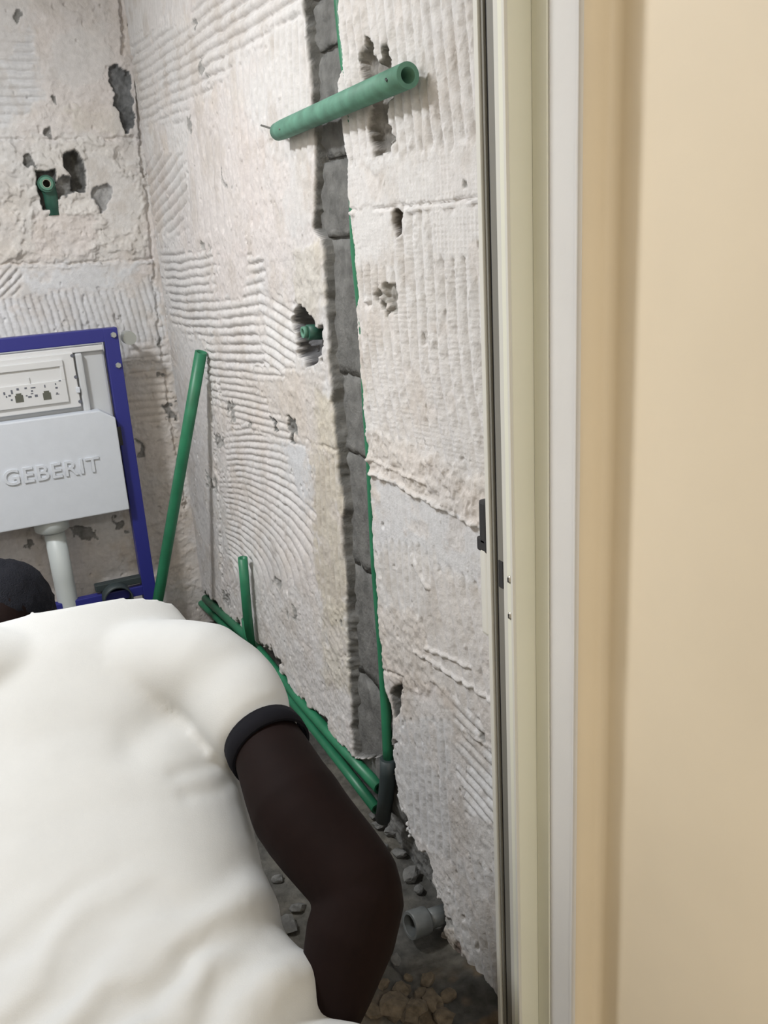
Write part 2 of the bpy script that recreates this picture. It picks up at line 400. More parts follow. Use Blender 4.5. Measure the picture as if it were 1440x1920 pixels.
# chase and holes
CHL = [(560, -320), (566, -60), (568, 0), (572, 60), (581, 120), (586, 180), (584, 215), (593, 280), (592, 330), (589, 390), (584, 430), (604, 450), (610, 520), (609, 560), (614, 610), (619, 680), (623, 740), (626, 790), (631, 830), (636, 900), (641, 960), (644, 1040), (649, 1100), (653, 1180), (656, 1260), (659, 1330), (664, 1418)]
CHR = [(733, 1420), (731, 1342), (722, 1300), (715, 1240), (710, 1190), (704, 1120), (699, 1050), (695, 990), (692, 900), (687, 820), (677, 740), (670, 660), (664, 575), (669, 560), (662, 490), (655, 420), (649, 360), (650, 302), (638, 250), (629, 190), (633, 150), (641, 100), (636, 60), (629, 0), (628, -60), (622, -320)]
W.hole(CHL+CHR, .029, GREYC, soft=3.4, rag=3.2, amp=.003, lo=True)
W.hole([(330, 1090), (375, 1106), (400, 1130), (430, 1160), (452, 1172), (480, 1215), (505, 1216), (522, 1240), (531, 1277), (560, 1310), (590, 1338), (611, 1350), (618, 1386), (640, 1398), (663, 1422), (737, 1420), (739, 1387), (741, 1462), (747, 1519), (762, 1567), (782, 1594), (806, 1612), (811, 1650), (822, 1680), (838, 1738), (800, 1775), (720, 1650), (600, 1500), (450, 1330), (330, 1180)], .055, GREYC, soft=3.2, rag=9, amp=.008)
W.hole([(731, 1300), (738, 1290), (752, 1285), (747, 1335), (738, 1345)], 0.02, GREYC, rag=2)
W.hole([(683, 70), (698, 82), (708, 120), (722, 90), (735, 135), (732, 175), (722, 205), (735, 282), (700, 286), (694, 215), (690, 165), (670, 120)], .022, np.array([.23, .22, .205]), rag=10, amp=.008)
W.hole([(735, 392), (749, 398), (747, 435), (740, 445), (735, 420)], .03, np.array([.12, .11, .10]), rag=4)
W.hole([(715, 535), (742, 535), (745, 575), (730, 590), (715, 565)], .016, np.array([.30, .29, .27]), rag=12, amp=.008)
W.hole([(553, 566), (568, 570), (588, 595), (598, 620), (597, 650), (600, 680), (575, 688), (560, 660), (553, 620)], .05, np.array([.12, .12, .125]), rag=7, amp=.006)
W.hole([(505, 780), (515, 785), (525, 805), (518, 808)], .012, GREYC, rag=6)
W.hole([(535, 785), (556, 788), (556, 830), (546, 832)], .014, GREYC*1.3, rag=9)
for q in [(378, 130, 5, 16), (365, 40, 3, 9), (385, 470, 5, 10), (430, 770, 6, 16), (412, 830, 7, 8), (395, 905, 6, 12), (520, 1095, 5, 9), (550, 1150, 5, 12), (425, 1120, 5, 14), (905, 1382, 6, 5), (847, 1735, 4, 7), (468, 800, 4, 5), (640, 1170, 4, 10), (870, 350, 4, 6), (355, 230, 3, 12), (420, 330, 3, 16)]:
    W.hole([(q[0]-q[2], q[1]-q[3]), (q[0]+q[2]*.7, q[1]-q[3]*.8), (q[0]+q[2], q[1]+q[3]), (q[0]-q[2]*.5, q[1]+q[3]*.8)], .008, GREYC*1.7, rag=11, soft=4, amp=.005, k=.8)
wall_right = tag(W.build('wall_right', M['plaster'], True), 'stripped wall with tile adhesive ridges and a pipe chase', kind='structure')

# ---- back wall
xs_ = np.linspace(-.25, XW+.03, 330); zs = np.linspace(-.06, 2.25, 700)
B = Relief(xs_, zs, lambda u, v, h: np.stack([u, YB-h, v], -1), 300)
B.ridge([(-150, 50), (60, 50), (75, 190), (0, 245), (-150, 245)], (0, 110), (70, 112), 17, .0045, col=BLUISH, k=.7)
B.flat([(-150, -60), (75, -60), (35, 45), (-150, 50)], .002, col=WHITE, k=.6)
B.lumps([(70, -60), (225, -60), (245, 120), (250, 258), (20, 258), (75, 190)], .007, col=PINK*.6+WHITE*.4, k=.55, freq=28)
B.flat([(95, 65), (200, 45), (205, 130), (150, 165), (95, 150)], .002, base=.003, col=WHITE, k=.6)
B.flat([(130, 200), (240, 215), (245, 255), (130, 252)], .0015, base=.004, col=BEIGE*.5+WHITE*.5, k=.7)
B.line([(-100, 262), (120, 261), (260, 258)], 4, -.008)
B.lumps([(-100, 268), (262, 262), (285, 480), (20, 492), (-100, 492)], .021, base=-.003, col=BEIGE*.25+WHITE*.75, k=.75, freq=21)
B.lumps([(60, 400), (180, 410), (170, 480), (60, 485)], .010, base=-.004, col=PINK, k=.5, freq=36)
B.flat([(150, 290), (200, 290), (260, 345), (255, 420), (205, 430), (160, 345)], .0025, base=.002, col=WHITE, k=.6)
B.line([(-100, 496), (120, 495), (285, 485)], 4, -.008)
B.line([(-100, 500), (120, 500), (285, 491)], 4, .004, col=BLUISH, k=.5)
B.ridge([(-100, 500), (45, 500), (10, 570), (-100, 570)], (0, 545), (40, 500), 13, .005, col=BLUISH, k=.6)
B.flat([(42, 500), (260, 495), (245, 530), (200, 548), (110, 530), (60, 560), (20, 560)], .001, base=.002, col=BLUISH, k=.9)
B.ridge([(-100, 575), (60, 560), (110, 540), (200, 552), (245, 535), (300, 500), (310, 690), (-100, 690)], (100, 560), (118, 620), 12.5, .0045, col=BLUISH, k=.75)
B.lumps([(230, 690), (330, 690), (360, 1100), (240, 1100)], .006, col=TAN, k=.5, freq=45)
B.ridge([(240, 640), (308, 640), (330, 790), (250, 800)], (240, 700), (320, 692), 14, .004, col=TAN, k=.3)
B.line([(-100, 685), (300, 680)], 4, -.006)
B.wear(); B.grime()
# dark crack in the corner, holes around the water outlet
B.hole([(204, 128), (218, 118), (238, 132), (246, 180), (249, 240), (236, 248), (228, 212), (212, 200), (213, 165)], .014, np.array([.13, .135, .14]), rag=8)
B.line([(226, 0), (232, 60), (231, 100)], 5, -.012); B.line([(256, 150), (262, 230), (268, 330)], 4.5, -.012)
B.line([(274, 350), (286, 480), (297, 600), (312, 720), (322, 790), (350, 950)], 4, -.008)
B.hole([(66, 322), (102, 318), (108, 390), (80, 394), (72, 360)], .030, np.array([.13, .13, .13]), rag=4)
B.hole([(100, 345), (118, 330), (140, 335), (140, 355), (115, 372), (100, 372)], .02, np.array([.22, .22, .215]), rag=6)
B.hole([(122, 288), (142, 282), (148, 300), (160, 318), (158, 358), (134, 358), (134, 330), (122, 312)], .060, GREYC, rag=4)
B.hole([(172, 352), (205, 348), (210, 372), (195, 395), (188, 398), (182, 376), (173, 370)], .014, np.array([.30, .30, .30]), rag=6)
B.hole([(48, 290), (62, 285), (64, 312), (52, 312)], .012, GREYC*1.2, rag=8)
for q in [(98, 190, 6, 6), (90, 248, 9, 7), (30, 28, 6, 8), (318, 770, 7, 16), (240, 870, 8, 6), (55, 1020, 6, 6), (225, 985, 10, 9), (160, 1000, 22, 9), (262, 840, 7, 12), (300, 700, 4, 5), (296, 640, 3, 9)]:
    B.hole([(q[0]-q[2], q[1]-q[3]), (q[0]+q[2]*.7, q[1]-q[3]*.8), (q[0]+q[2], q[1]+q[3]), (q[0]-q[2]*.5, q[1]+q[3]*.8)], .009, GREYC*1.2, rag=11, soft=4, amp=.005, k=.85)
wall_back = tag(B.build('wall_back', M['plaster'], False), 'stripped back wall with broken plaster and trowel marks', kind='structure')

# cement blocks that show at the bottom of the chase
def chase_x(edge, y):
    e = sorted(edge, key=lambda p: p[1]); return float(np.interp(y, [p[1] for p in e], [p[0] for p in e]))
rows = [(-318, -162), (-155, 16), (23, 112), (116, 306), (312, 446), (450, 690), (694, 832), (842, 1038), (1048, 1236), (1246, 1430)]
rnd = random.Random(4)
for i, (a, b) in enumerate(rows):
    xl0, xr0 = chase_x(CHL, (a+b)/2), chase_x(CHR, (a+b)/2)
    A = onp(xl0, a, 0, XW+.022); Bq = onp(xr0+12, a, 0, XW+.022); D = onp(xl0, b, 0, XW+.022)
    z1, z0 = A[2], D[2]; y1, y0 = A[1]+.012, Bq[1]-.015
    bm = bmesh.new(); dep = .020+rnd.uniform(-.003, .004)
    box(bm, XW+dep, XW+.075, y0, y1, z0, z1)
    bmesh.ops.subdivide_edges(bm, edges=bm.edges[:], cuts=11, use_grid_fill=True)
    for v in bm.verts:
        n = fbm(np.array([v.co.y*55+i]), np.array([v.co.z*55]), 50+i, 4)[0]
        edge = min(v.co.z-z0, z1-v.co.z)
        v.co.x += .009*n+(.003 if edge < 1e-4 else 0)
        v.co.z += .002*fbm(np.array([v.co.y*90]), np.array([v.co.z*30+i]), 90+i, 3)[0]
    obj('cement_block', bm, M['block'], wall_right, smooth=True)

# plain remainders of the shell
def slab(name, material, *a, **k):
    return tag(boxo(name, material, None, *a), kind='structure', **k)
bm = bmesh.new()
box(bm, XW+.001, XW+.12, .93, YB+.1, 2.2, ZC); box(bm, XW+.085, XW+.12, .93, YB+.1, -.1, 2.2); box(bm, XW+.001, XW+.12, .925, 1.02, -.1, 2.2)
u = obj('upper_plaster', bm, M['old_plaster'], wall_right)
bm = bmesh.new()
box(bm, XL, XW+.08, YB+.001, YB+.1, 2.25, ZC); box(bm, XL, -.25, YB+.001, YB+.1, -.1, 2.25); box(bm, -.25, XW+.08, YB+.07, YB+.1, -.1, 2.25)
obj('plain_plaster', bm, M['old_plaster'], wall_back)
slab('wall_left', M['old_plaster'], XL-.1, XL, .765, YB+.1, -.1, ZC)
slab('ceiling', M['ceiling'], -1.5, XW+.12, -1.9, YB+.1, ZC, ZC+.1)

# front wall of the bathroom with the doorway
XR = 0.603                            # right reveal of the doorway
bm = bmesh.new()
box(bm, XL-.1, -.25, .765, .925, 0, ZC)
wf = tag(obj('wall_front', bm, M['cream'], None), kind='structure')
slab('wall_lintel', M['cream'], -.25, XR, .765, .925, 2.08, ZC)
boxo('reveal', M['white_wall'], wf, XR, XR+.10, .768, .86, -.06, ZC)
# hall: cream strip beside the doorway, soft inside corner, side wall towards the viewer
YS, XH = .765, .648
prof = [(XR+.001, YS+.012), (XR+.0015, YS+.004), (XR+.005, YS)]
prof += [(XH-.013, YS)]
for k in range(1, 7):
    a = math.pi/2*k/6; prof.append((XH-.013+.013*math.sin(a), YS-.013+.013*math.cos(a)))
prof += [(XH, YS-.2), (XH, YS-.5), (XH, -1.9)]
V, Fc = [], []
zz = np.linspace(-.06, ZC, 90)
for iz, z in enumerate(zz):
    for ip, (px_, py_) in enumerate(prof):
        wob = .0003*fbm(np.array([z*3.0]), np.array([ip*.3]), 7, 3)[0]
        V.append((px_+wob, py_+wob, z))
n = len(prof)
for iz in range(len(zz)-1):
    for ip in range(n-1):
        a = iz*n+ip; Fc.append((a, a+n, a+n+1, a+1))
hall = obj('wall_right_hall', pyd('hall', V, Fc), M['cream'], None, smooth=True); tag(hall, 'smooth cream hall wall with a soft inside corner', kind='structure')
boxo('backing', M['cream'], hall, XH+.004, XH+.06, -1.9, YS-.02, -.06, ZC)
# ragged painted edge that laps round onto the white reveal
V, Fc = [], []; zz = np.linspace(0, ZC, 260)
for z in zz:
    e = .004+.0035*fbm(np.array([z*9.0]), np.array([.5]), 77, 4)[0]+.006*max(0, .5-z)*2
    V += [(XR-.0012, YS+max(.0005, e), z), (XR-.0016, YS-.0005, z), (XR+.003, YS-.0022, z)]
for i in range(len(zz)-1):
    for j in range(2):
        a = i*3+j; Fc.append((a, a+3, a+4, a+1))
obj('paint_edge', pyd('pe', V, Fc), M['white_wall'], hall, smooth=True)
slab('wall_left_hall', M['cream'], -1.5, -1.4, -1.9, .765, -.1, ZC)
slab('wall_back_hall', M['cream'], -1.5, XH+.06, -2.0, -1.9, -.1, ZC)
slab('floor_hall', M['tilefloor'], -1.5, XH+.06, -1.9, .80, -.1, 0)

# bathroom floor: rough screed, a trench along the right wall
fx = np.linspace(XL, XW+.06, 260); fy = np.linspace(.80, YB+.05, 340)
FL = Relief.__new__(Relief); FL.U, FL.V = np.meshgrid(fx, fy); FL.seed = 500
FL.world = lambda u, v, h: np.stack([u, v, h], -1)
r1 = fbm(FL.U*5, FL.V*5, 501, 3); r2 = fbm(FL.U*30, FL.V*30, 502, 5, .6)
ed = .57+.012*fbm(FL.V*14, FL.V*0, 503, 3)
tr = sstep(ed-.012, ed+.012, FL.U)*sstep(1.15, 1.3, FL.V)
FL.h = -.006+.004*r1+.007*r2-.035*tr
k = sstep(-.3, .4, fbm(FL.U*8, FL.V*8, 504, 4))[..., None]
FL.col = np.array([.075, .073, .067])*(1-k)+np.array([.125, .117, .10])*k
near = (sstep(.05, .5, fbm(FL.U*16, FL.V*16, 506, 3))*(1-sstep(1.15, 1.3, FL.V)))[..., None]
FL.col = FL.col*(1-.6*near)+np.array([.19, .13, .07])*.6*near
FL.h[:, :] = np.where(FL.V < .82, np.minimum(FL.h, -.004), FL.h)
tag(FL.build('floor', M['concrete'], False), kind='structure')
slab('floor_slab', M['concrete'], XL-.1, XW+.12, .80, YB+.1, -.16, -.08)
bpy.data.objects['floor_slab'].name = 'floor_base'

# ------------------------------------------------------------------ door frame and door
XD = .580
fr_ = tag(empty('trim_1', (XD, .86, 0)), 'cream lacquered metal door frame', kind='structure')
zb, zt = 0.0, 2.08
FX = onp(958, 960, 1, .842)[0]
boxo('frame_face', M['alu'], fr_, FX+.004, XR+.0, .842, .854, zb, zt, bev=.002)
boxo('frame_lip', M['leaf'], fr_, FX, FX+.0045, .8405, .8455, zb, zt, bev=.001)
boxo('frame_inner', M['alu'], fr_, FX+.002, FX+.006, .845, .8545, zb, zt)
boxo('frame_back', M['alu'], fr_, FX+.010, XR, .854, .8675, zb, zt)
boxo('cover_bead', M['alu'], fr_, XR-.0025, XR-.0002, .815, .8415, zb, zt, bev=.0008)
boxo('head', M['alu'], fr_, -.25, XR-.001, .842, .866, zt-.04, zt-.0005, bev=.002)
dr = tag(empty('door_1', (XD, .90, 0)), 'white metal door edge with a lock and handle', 'door', kind='structure')
y0, y1 = .868, .920
boxo('leaf', M['leaf'], dr, XD+.010, XW-.006, y0+.003, y1-.001, .012, 2.03)
boxo('edge_profile', M['leaf'], dr, XD-.001, XD+.012, y1-.009, y1, .01, 2.03, bev=.0015)
boxo('seal', M['black'], dr, XD+.004, XD+.012, y1-.0125, y1-.0095, .01, 2.03)
boxo('seal', M['alu_dark'], dr, XD+.001, XD+.012, y1-.017, y1-.013, .01, 2.03, bev=.001)
boxo('seal', M['black'], dr, XD+.004, XD+.012, y1-.0205, y1-.0175, .01, 2.03)
boxo('edge_channel', M['alu_dark'], dr, XD+.003, XD+.012, y0+.016, y1-.021, .01, 2.03, bev=.001)
boxo('edge_inner', M['leaf'], dr, XD+.001, XD+.012, y0+.002, y0+.0155, .01, 2.03, bev=.001)
zl1 = onp(950, 1060, 0, XD)[2]; zl0 = onp(950, 1110, 0, XD)[2]
boxo('lock_plate', M['black'], dr, XD+.0015, XD+.0035, y0+.018, y0+.028, zl0, zl1, bev=.0006)
for py in (1085, 1152):
    q = onp(953, py, 0, FX+.002); yq = .8498
    bm = bmesh.new(); bmesh.ops.create_uvsphere(bm, u_segments=16, v_segments=10, radius=.0046)
    for v in bm.verts: v.co = Vector((v.co.x*.6+FX+.002, v.co.y+yq, v.co.z*1.15+q[2]))
    sc = obj('screw', bm, M['steel'], fr_, smooth=True)
    boxo('screw_slot', M['black'], sc, FX-.0012, FX-.0004, yq-.0007, yq+.0007, q[2]-.003, q[2]+.003)
# handle on the bathroom face
def hz(py): return onp(908, py, 1, y1+.012)[2]
hd = boxo('handle_plate', M['pvcwhite'], dr, XD-.0005, XD+.034, y1, y1+.0185, hz(1190), hz(1022), bev=.005)
boxo('grip', M['black'], hd, XD-.0005, XD+.026, y1+.0005, y1+.0185, hz(1022), hz(936), bev=.005)
boxo('collar', M['black'], hd, XD-.0005, XD+.03, y1, y1+.0245, hz(1034), hz(1008), bev=.003)

# ------------------------------------------------------------------ pre-wall cistern frame
YF = 3.015
cf = tag(empty('cistern_frame', (.25, YF+.05, 0)), 'blue metal cistern frame with white concealed cistern standing before the back wall', 'cistern')
zt = onp(215, 614, 1, YF)[2]
XA, XB = -.075, .503
tr_ = boxo('top_rail', M['blue'], cf, XA, XB, YF, YF+.04, zt-.043, zt, bev=.003)
for x0 in (XA, XB-.046):
    up = boxo('upright', M['blue'], cf, x0, x0+.046, YF-.002, YF+.04, .0, zt-.001, bev=.003)
    for (sx, sy) in ((213, 628), (222, 685)):
        q = onp(sx, sy, 1, YF-.003)
        xx = q[0] if x0 > .2 else XA+.02
        bm = bmesh.new(); bmesh.ops.create_cone(bm, cap_ends=True, segments=6, radius1=.0105, radius2=.0085, depth=.008)
        bmesh.ops.rotate(bm, verts=bm.verts[:], matrix=Matrix.Rotation(math.pi/2, 3, 'X'))
        bmesh.ops.translate(bm, verts=bm.verts[:], vec=(xx, YF-.005, q[2])); obj('bolt', bm, M['zinc'], up)
    boxo('foot', M['blue'], cf, x0-.02, x0+.066, YF-.03, YF+.06, -.002, .008, bev=.002)
boxo('foot_rail', M['blue'], cf, XA+.04, XB-.04, YF+.004, YF+.034, .19, .225, bev=.003)
q = onp(243, 634, 1, YF+.03)
bm = bmesh.new(); bmesh.ops.create_cone(bm, cap_ends=True, segments=24, radius1=.022, radius2=.022, depth=.05)
bmesh.ops.rotate(bm, verts=bm.verts[:], matrix=Matrix.Rotation(math.pi/2, 3, 'X'))
bmesh.ops.translate(bm, verts=bm.verts[:], vec=(q[0], YF+.05, q[2])); obj('wall_bracket', bm, M['zinc'], cf, smooth=False)
tube('wall_rod', M['zinc'], cf, [(q[0], YF+.075, q[2]), (q[0], YB-.01, q[2])], .006)
# cistern tank
tank = boxo('cistern_tank', M['tank'], cf, -.01, .452, YF+.018, YB-.02, .535, zt-.055, bev=.008)
boxo('tank_bracket', M['black'], cf, .448, .466, YF-.004, YF+.02, onp(228, 835, 1, YF)[2], onp(222, 800, 1, YF)[2], bev=.002)
boxo('tank_top_flange', M['panel'], tank, -.008, .450, YF+.004, YF+.02, zt-.068, zt-.050, bev=.003)
pz1 = onp(140, 660, 1, YF)[2]; pz0 = onp(150, 762, 1, YF)[2]; pxr = onp(152, 760, 1, YF)[0]
boxo('tank_rib', M['tank'], tank, pxr+.006, pxr+.028, YF-.004, YF+.02, pz0-.02, zt-.07, bev=.006)
ap = boxo('access_panel', M['panel'], cf, .0, pxr, YF-.006, YF+.02, pz0, pz1, bev=.003)
def prect(px0, py0, px1, py1, y): a = onp(px0, py0, 1, y); b = onp(px1, py1, 1, y); return a[0], b[0], b[2], a[2]
# raised inner frame with a recessed slot
ix1 = onp(128, 745, 1, YF-.008)[0]; iz1 = onp(110, 674, 1, YF)[2]; iz0 = onp(128, 752, 1, YF)[2]
bm = bmesh.new(); sz1 = onp(113, 686, 1, YF)[2]; sz0 = onp(113, 712, 1, YF)[2]; sx1 = onp(113, 700, 1, YF)[0]
box(bm, .005, ix1, YF-.014, YF-.005, sz1, iz1, bev=.0015); box(bm, .005, ix1, YF-.014, YF-.005, iz0, sz0, bev=.0015)
box(bm, sx1, ix1, YF-.014, YF-.005, sz0, sz1, bev=.0015); box(bm, .005, .02, YF-.014, YF-.005, sz0, sz1, bev=.0015)
pf = obj('panel_frame', bm, M['panel'], ap)
boxo('slot', M['panel'], ap, .018, sx1+.002, YF-.008, YF-.0055, sz0-.002, sz1+.002)
a = onp(52, 705, 1, YF-.01); boxo('slot_divider', M['panel'], ap, a[0]-.003, a[0]+.003, YF-.012, YF-.0055, sz0, sz0+.02)
for (cx_, cy_) in ((36, 746), (88, 741)):
    a = onp(cx_, cy_, 1, YF-.014); bm = bmesh.new()
    box(bm, a[0]-.012, a[0]+.012, YF-.0152, YF-.0138, a[2]-.014, a[2]+.008); box(bm, a[0]-.008, a[0]+.008, YF-.0152, YF-.0138, a[2]+.008, a[2]+.014)
    obj('button_window', bm, M['window'], ap)
rnd = random.Random(11)
bm = bmesh.new()
for (mx, my, ww, hh) in [(22, 735, 3, 7), (18, 742, 4, 3), (22, 750, 3, 3), (33, 730, 4, 4), (48, 728, 4, 3), (50, 742, 3, 2), (62, 727, 8, 2), (60, 733, 3, 3), (56, 744, 6, 3), (68, 742, 5, 4), (60, 738, 4, 1.5), (84, 724, 2, 5), (106, 727, 4, 3), (107, 737, 3, 2), (108, 739, 6, 1.2), (112, 714, 4, 2), (104, 720, 2, 3), (8, 738, 3, 5), (12, 744, 2, 3)]:
    a = onp(mx, my, 1, YF-.0143); sx, sz = ww*.0018*.5, hh*.0018*.5
    box(bm, a[0]-sx, a[0]+sx, YF-.0148, YF-.0139, a[2]-sz, a[2]+sz)
tag(obj('printed_symbols', bm, M['print'], ap), kind='stuff')
for (mx, my) in ((135, 667), (142, 707), (150, 753)):
    a = onp(mx, my, 1, YF-.006); tube('screw_hole', M['print'], ap, [(a[0], YF-.0072, a[2]), (a[0], YF-.0055, a[2])], .0055)
a = onp(146, 730, 1, YF-.006); boxo('clip', M['foam'], ap, a[0]-.006, a[0]+.006, YF-.011, YF-.0055, a[2]-.011, a[2]+.008, bev=.002)
# white cover with raised lettering
YC = YF-.035
P = [onp(180, 771, 1, YC), onp(212, 784, 1, YC), onp(243, 955, 1, YC)]
xl0 = -.02; zTop = P[0][2]; zBot = P[2][2]; xR = P[2][0]
out = [(xl0, zBot), (xR, zBot), (xR, P[1][2]), (xR-.045, zTop), (xl0, zTop)]
V = [(x, YC, z) for x, z in out]+[(x, YF+.019, z) for x, z in out]; n = 5
Fc = [(0, 1, 2, 3, 4), (9, 8, 7, 6, 5)]+[(i, i+5, (i+1) % 5+5, (i+1) % 5) for i in range(5)]
me = pyd('cover', V, Fc); bm = bmesh.new(); bm.from_mesh(me); bmesh.ops.recalc_face_normals(bm, faces=bm.faces[:])
bmesh.ops.bevel(bm, geom=[e for e in bm.edges], offset=.004, segments=2, affect='EDGES', profile=.6)
cov = obj('front_cover', bm, M['foam'], cf)
tc = bpy.data.curves.new('txt', 'FONT'); tc.body = 'GEBERIT'; tc.extrude = .0022; tc.bevel_depth = .0012; tc.bevel_resolution = 1; tc.offset = .013; tc.space_character = 1.12
to = bpy.data.objects.new('txt', tc); COL.objects.link(to); bpy.context.view_layer.update()
me = bpy.data.meshes.new_from_object(to.evaluated_get(bpy.context.evaluated_depsgraph_get())); bpy.data.objects.remove(to, do_unlink=True)
v = np.zeros(len(me.vertices)*3); me.vertices.foreach_get('co', v); v = v.reshape(-1, 3)
a = onp(9, 912, 1, YC); b = onp(189, 884, 1, YC); hgt = onp(9, 882, 1, YC)[2]-a[2]
vx = (v[:, 0]-v[:, 0].min())/(np.ptp(v[:, 0])); vz = (v[:, 1]-v[:, 1].min())/np.ptp(v[:, 1])
w3 = np.stack([a[0]+vx*(b[0]-a[0]), YC-.0015-v[:, 2]*1.0, a[2]+vz*hgt], -1)
me.vertices.foreach_set('co', w3.reshape(-1)); me.update()
obj('lettering', me, M['foam'], cov)
# flush pipe and its collar
fx_ = onp(97, 985, 1, YF+.03)
c0 = (fx_[0], YF+.03, zBot+.02)
tube('flush_collar', M['flush'], cf, [(fx_[0], YF+.03, zBot+.03), (fx_[0], YF+.03, fx_[2]-.012), (fx_[0], YF+.03, fx_[2]-.02)], [.058, .056, .044], seg=28)
tube('flush_pipe', M['flush'], cf, [(fx_[0]+.004, YF+.03, fx_[2]-.01), (fx_[0]+.006, YF+.03, .30), (fx_[0]+.008, YF+.03, .16), (fx_[0]+.009, YF+.022, .115), (fx_[0]+.010, YF+.0, .09), (fx_[0]+.010, YF-.05, .083)], .034, seg=24, wall=.004)
# dark drain bend beside the upright
a = onp(222, 1092, 1, YF+.05)
tube('drain_bend', M['drain'], cf, [(a[0]-.02, YF-.05, a[2]-.03), (a[0]-.02, YF+.03, a[2]-.03), (a[0]-.02, YF+.07, a[2]-.05), (a[0]-.02, YF+.09, a[2]-.09), (a[0]-.02, YF+.09, .0)], .05, seg=24, wall=.004)
boxo('drain_clamp', M['drain'], cf, a[0]-.085, XB-.04, YF+.005, YF+.035, a[2]-.005, a[2]+.022, bev=.004)

# ------------------------------------------------------------------ pipes
def pipe_thing(name, label, cat, pts, r, material, wall=.005, group=None, seg=22):
    o = tube(name, material, None, pts, r, wall=wall, seg=seg); return tag(o, label, cat, group)
# loose dusty pipe across the chase
rs = .0185
A = onp(521, 247, 0, XW-.023); Bp = onp(765, 141, 0, XW-.031)
stub = pipe_thing('pipe_offcut', 'short dusty green pipe hanging aslant across the wall chase', 'pipe', [A, A+(Bp-A)*.06, A+(Bp-A)*.5, Bp], [rs*.93, rs, rs, rs], M['green_dusty'], wall=.007)
wq = [A+np.array([-.005, .02, .010]), A+np.array([-.012, -.012, .016]), A+np.array([-.014, -.03, .012])]
wq = [onp(490, 235, 0, XW-.020), onp(506, 240, 0, XW-.030), onp(526, 242, 0, XW-.041)]
tube('wire', M['wire'], stub, wq, .0022, seg=8)
# collar ring at the open end
dv = (Bp-A)/np.linalg.norm(Bp-A)
tube('pipe_mark', M['black'], stub, [onp(724, 148, 0, XW-.0485), onp(727, 152, 0, XW-.0485)], .0022, seg=8)
# riser inside the chase
pts = [onp(x, y, 0, XW+.015) for x, y in [(630, -310), (636, -50), (640, 20), (648, 100), (660, 190), (666, 300), (666, 380), (669, 470), (678, 560), (685, 620), (687, 690), (690, 760), (697, 860), (701, 960), (706, 1060), (712, 1140), (718, 1220)]]
pts += [onp(724, 1330, 0, XW+.012), onp(727, 1400, 0, XW+.006), onp(728, 1428, 0, XW+.004)]
riser = pipe_thing('riser_pipe', 'long green riser pipe running down inside the wall chase', 'pipe', pts, .012, M['green'])
pe = [onp(728, 1422, 0, XW+.004), onp(728, 1450, 0, XW+.002), onp(724, 1490, 0, XW+.002), onp(718, 1535, 0, XW+.006)]
tube('socket', M['drain'], riser, pe, [.019, .019, .018, .018], seg=20)
# leaning pipe
T = onp(377, 660, 0, XW-.022); Bt = onp(281, 1212, 2, .012)
lean = pipe_thing('leaning_pipe', 'tall green pipe leaning in the corner beside the blue frame', 'pipe', [T+(Bt-T)*k for k in (0, .3, .7, 1)], .0185, M['green'])
# short upright and the two pipes lying along the foot of the wall
def foot(px, py, x): return onp(px, py, 0, x)
sp = [foot(455, 1046, XW-.028), foot(461, 1120, XW-.028), foot(469, 1212, XW-.028)]
low = pipe_thing('short_upright_pipe', 'short green pipe standing upright against the foot of the wall', 'pipe', sp, .0145, M['green'])
def fl(px, py, z): return onp(px, py, 2, z)
P0 = [fl(385, 1138, .045), fl(476, 1224, .05), fl(560, 1330, .045), fl(640, 1432, .035), fl(706, 1517, .018)]
P0 = [P0[0]+(P0[0]-P0[1])*.35]+P0
p1 = pipe_thing('floor_pipe', 'bright green pipe lying outermost along the foot of the wall', 'pipe', P0, .0135, M['green'])
P1 = [foot(385, 1122, XW-.004), foot(470, 1200, XW-.004), foot(560, 1310, XW+.004), foot(640, 1400, XW+.006), foot(712, 1478, XW+.008)]
p2 = pipe_thing('floor_pipe', 'dark green pipe tucked behind in the slot at the foot of the wall', 'pipe', P1, .0145, M['green'])
tube('tee_fitting', M['green'], low, [foot(463, 1160, XW-.028), foot(469, 1214, XW-.028)], .0175, seg=20)
# green outlet in the small hole of the right wall
c = onp(579, 623, 0, XW+.012)
f1 = tag(empty('wall_outlet', tuple(c)), 'small green water outlet deep in the oblong hole of the wall', 'fitting')
tube('body', M['green_dark'], f1, [c+np.array([.03, .0, -.002]), c+np.array([-.004, 0, 0])], .017, seg=20)
tube('nozzle', M['green_dusty'], f1, [c+np.array([-.003, .002, .001]), c+np.array([-.014, .002, .001])], .0125, seg=20, wall=.004)
# green outlet elbow in the back wall
c = onp(86, 345, 1, YB-.004)
f2 = tag(empty('wall_outlet', tuple(c)), 'green elbow outlet with open brass end in the broken back wall', 'fitting')
tube('body', M['green_dark'], f2, [c+np.array([.012, .02, -.095]), c+np.array([.010, .02, -.03]), c+np.array([.006, .014, -.008])], [.022, .022, .024], seg=20)
tube('nozzle', M['green_dark'], f2, [c+np.array([0, .03, 0]), c+np.array([0, -.018, 0])], [.026, .026], seg=24, wall=.008)
tube('rim', M['green_dusty'], f2, [c+np.array([0, -.016, 0]), c+np.array([0, -.024, 0])], [.022, .020], seg=24, wall=.007)
tube('insert', M['steel'], f2, [c+np.array([0, .0, 0]), c+np.array([0, -.021, 0])], .0145, seg=20, wall=.003)
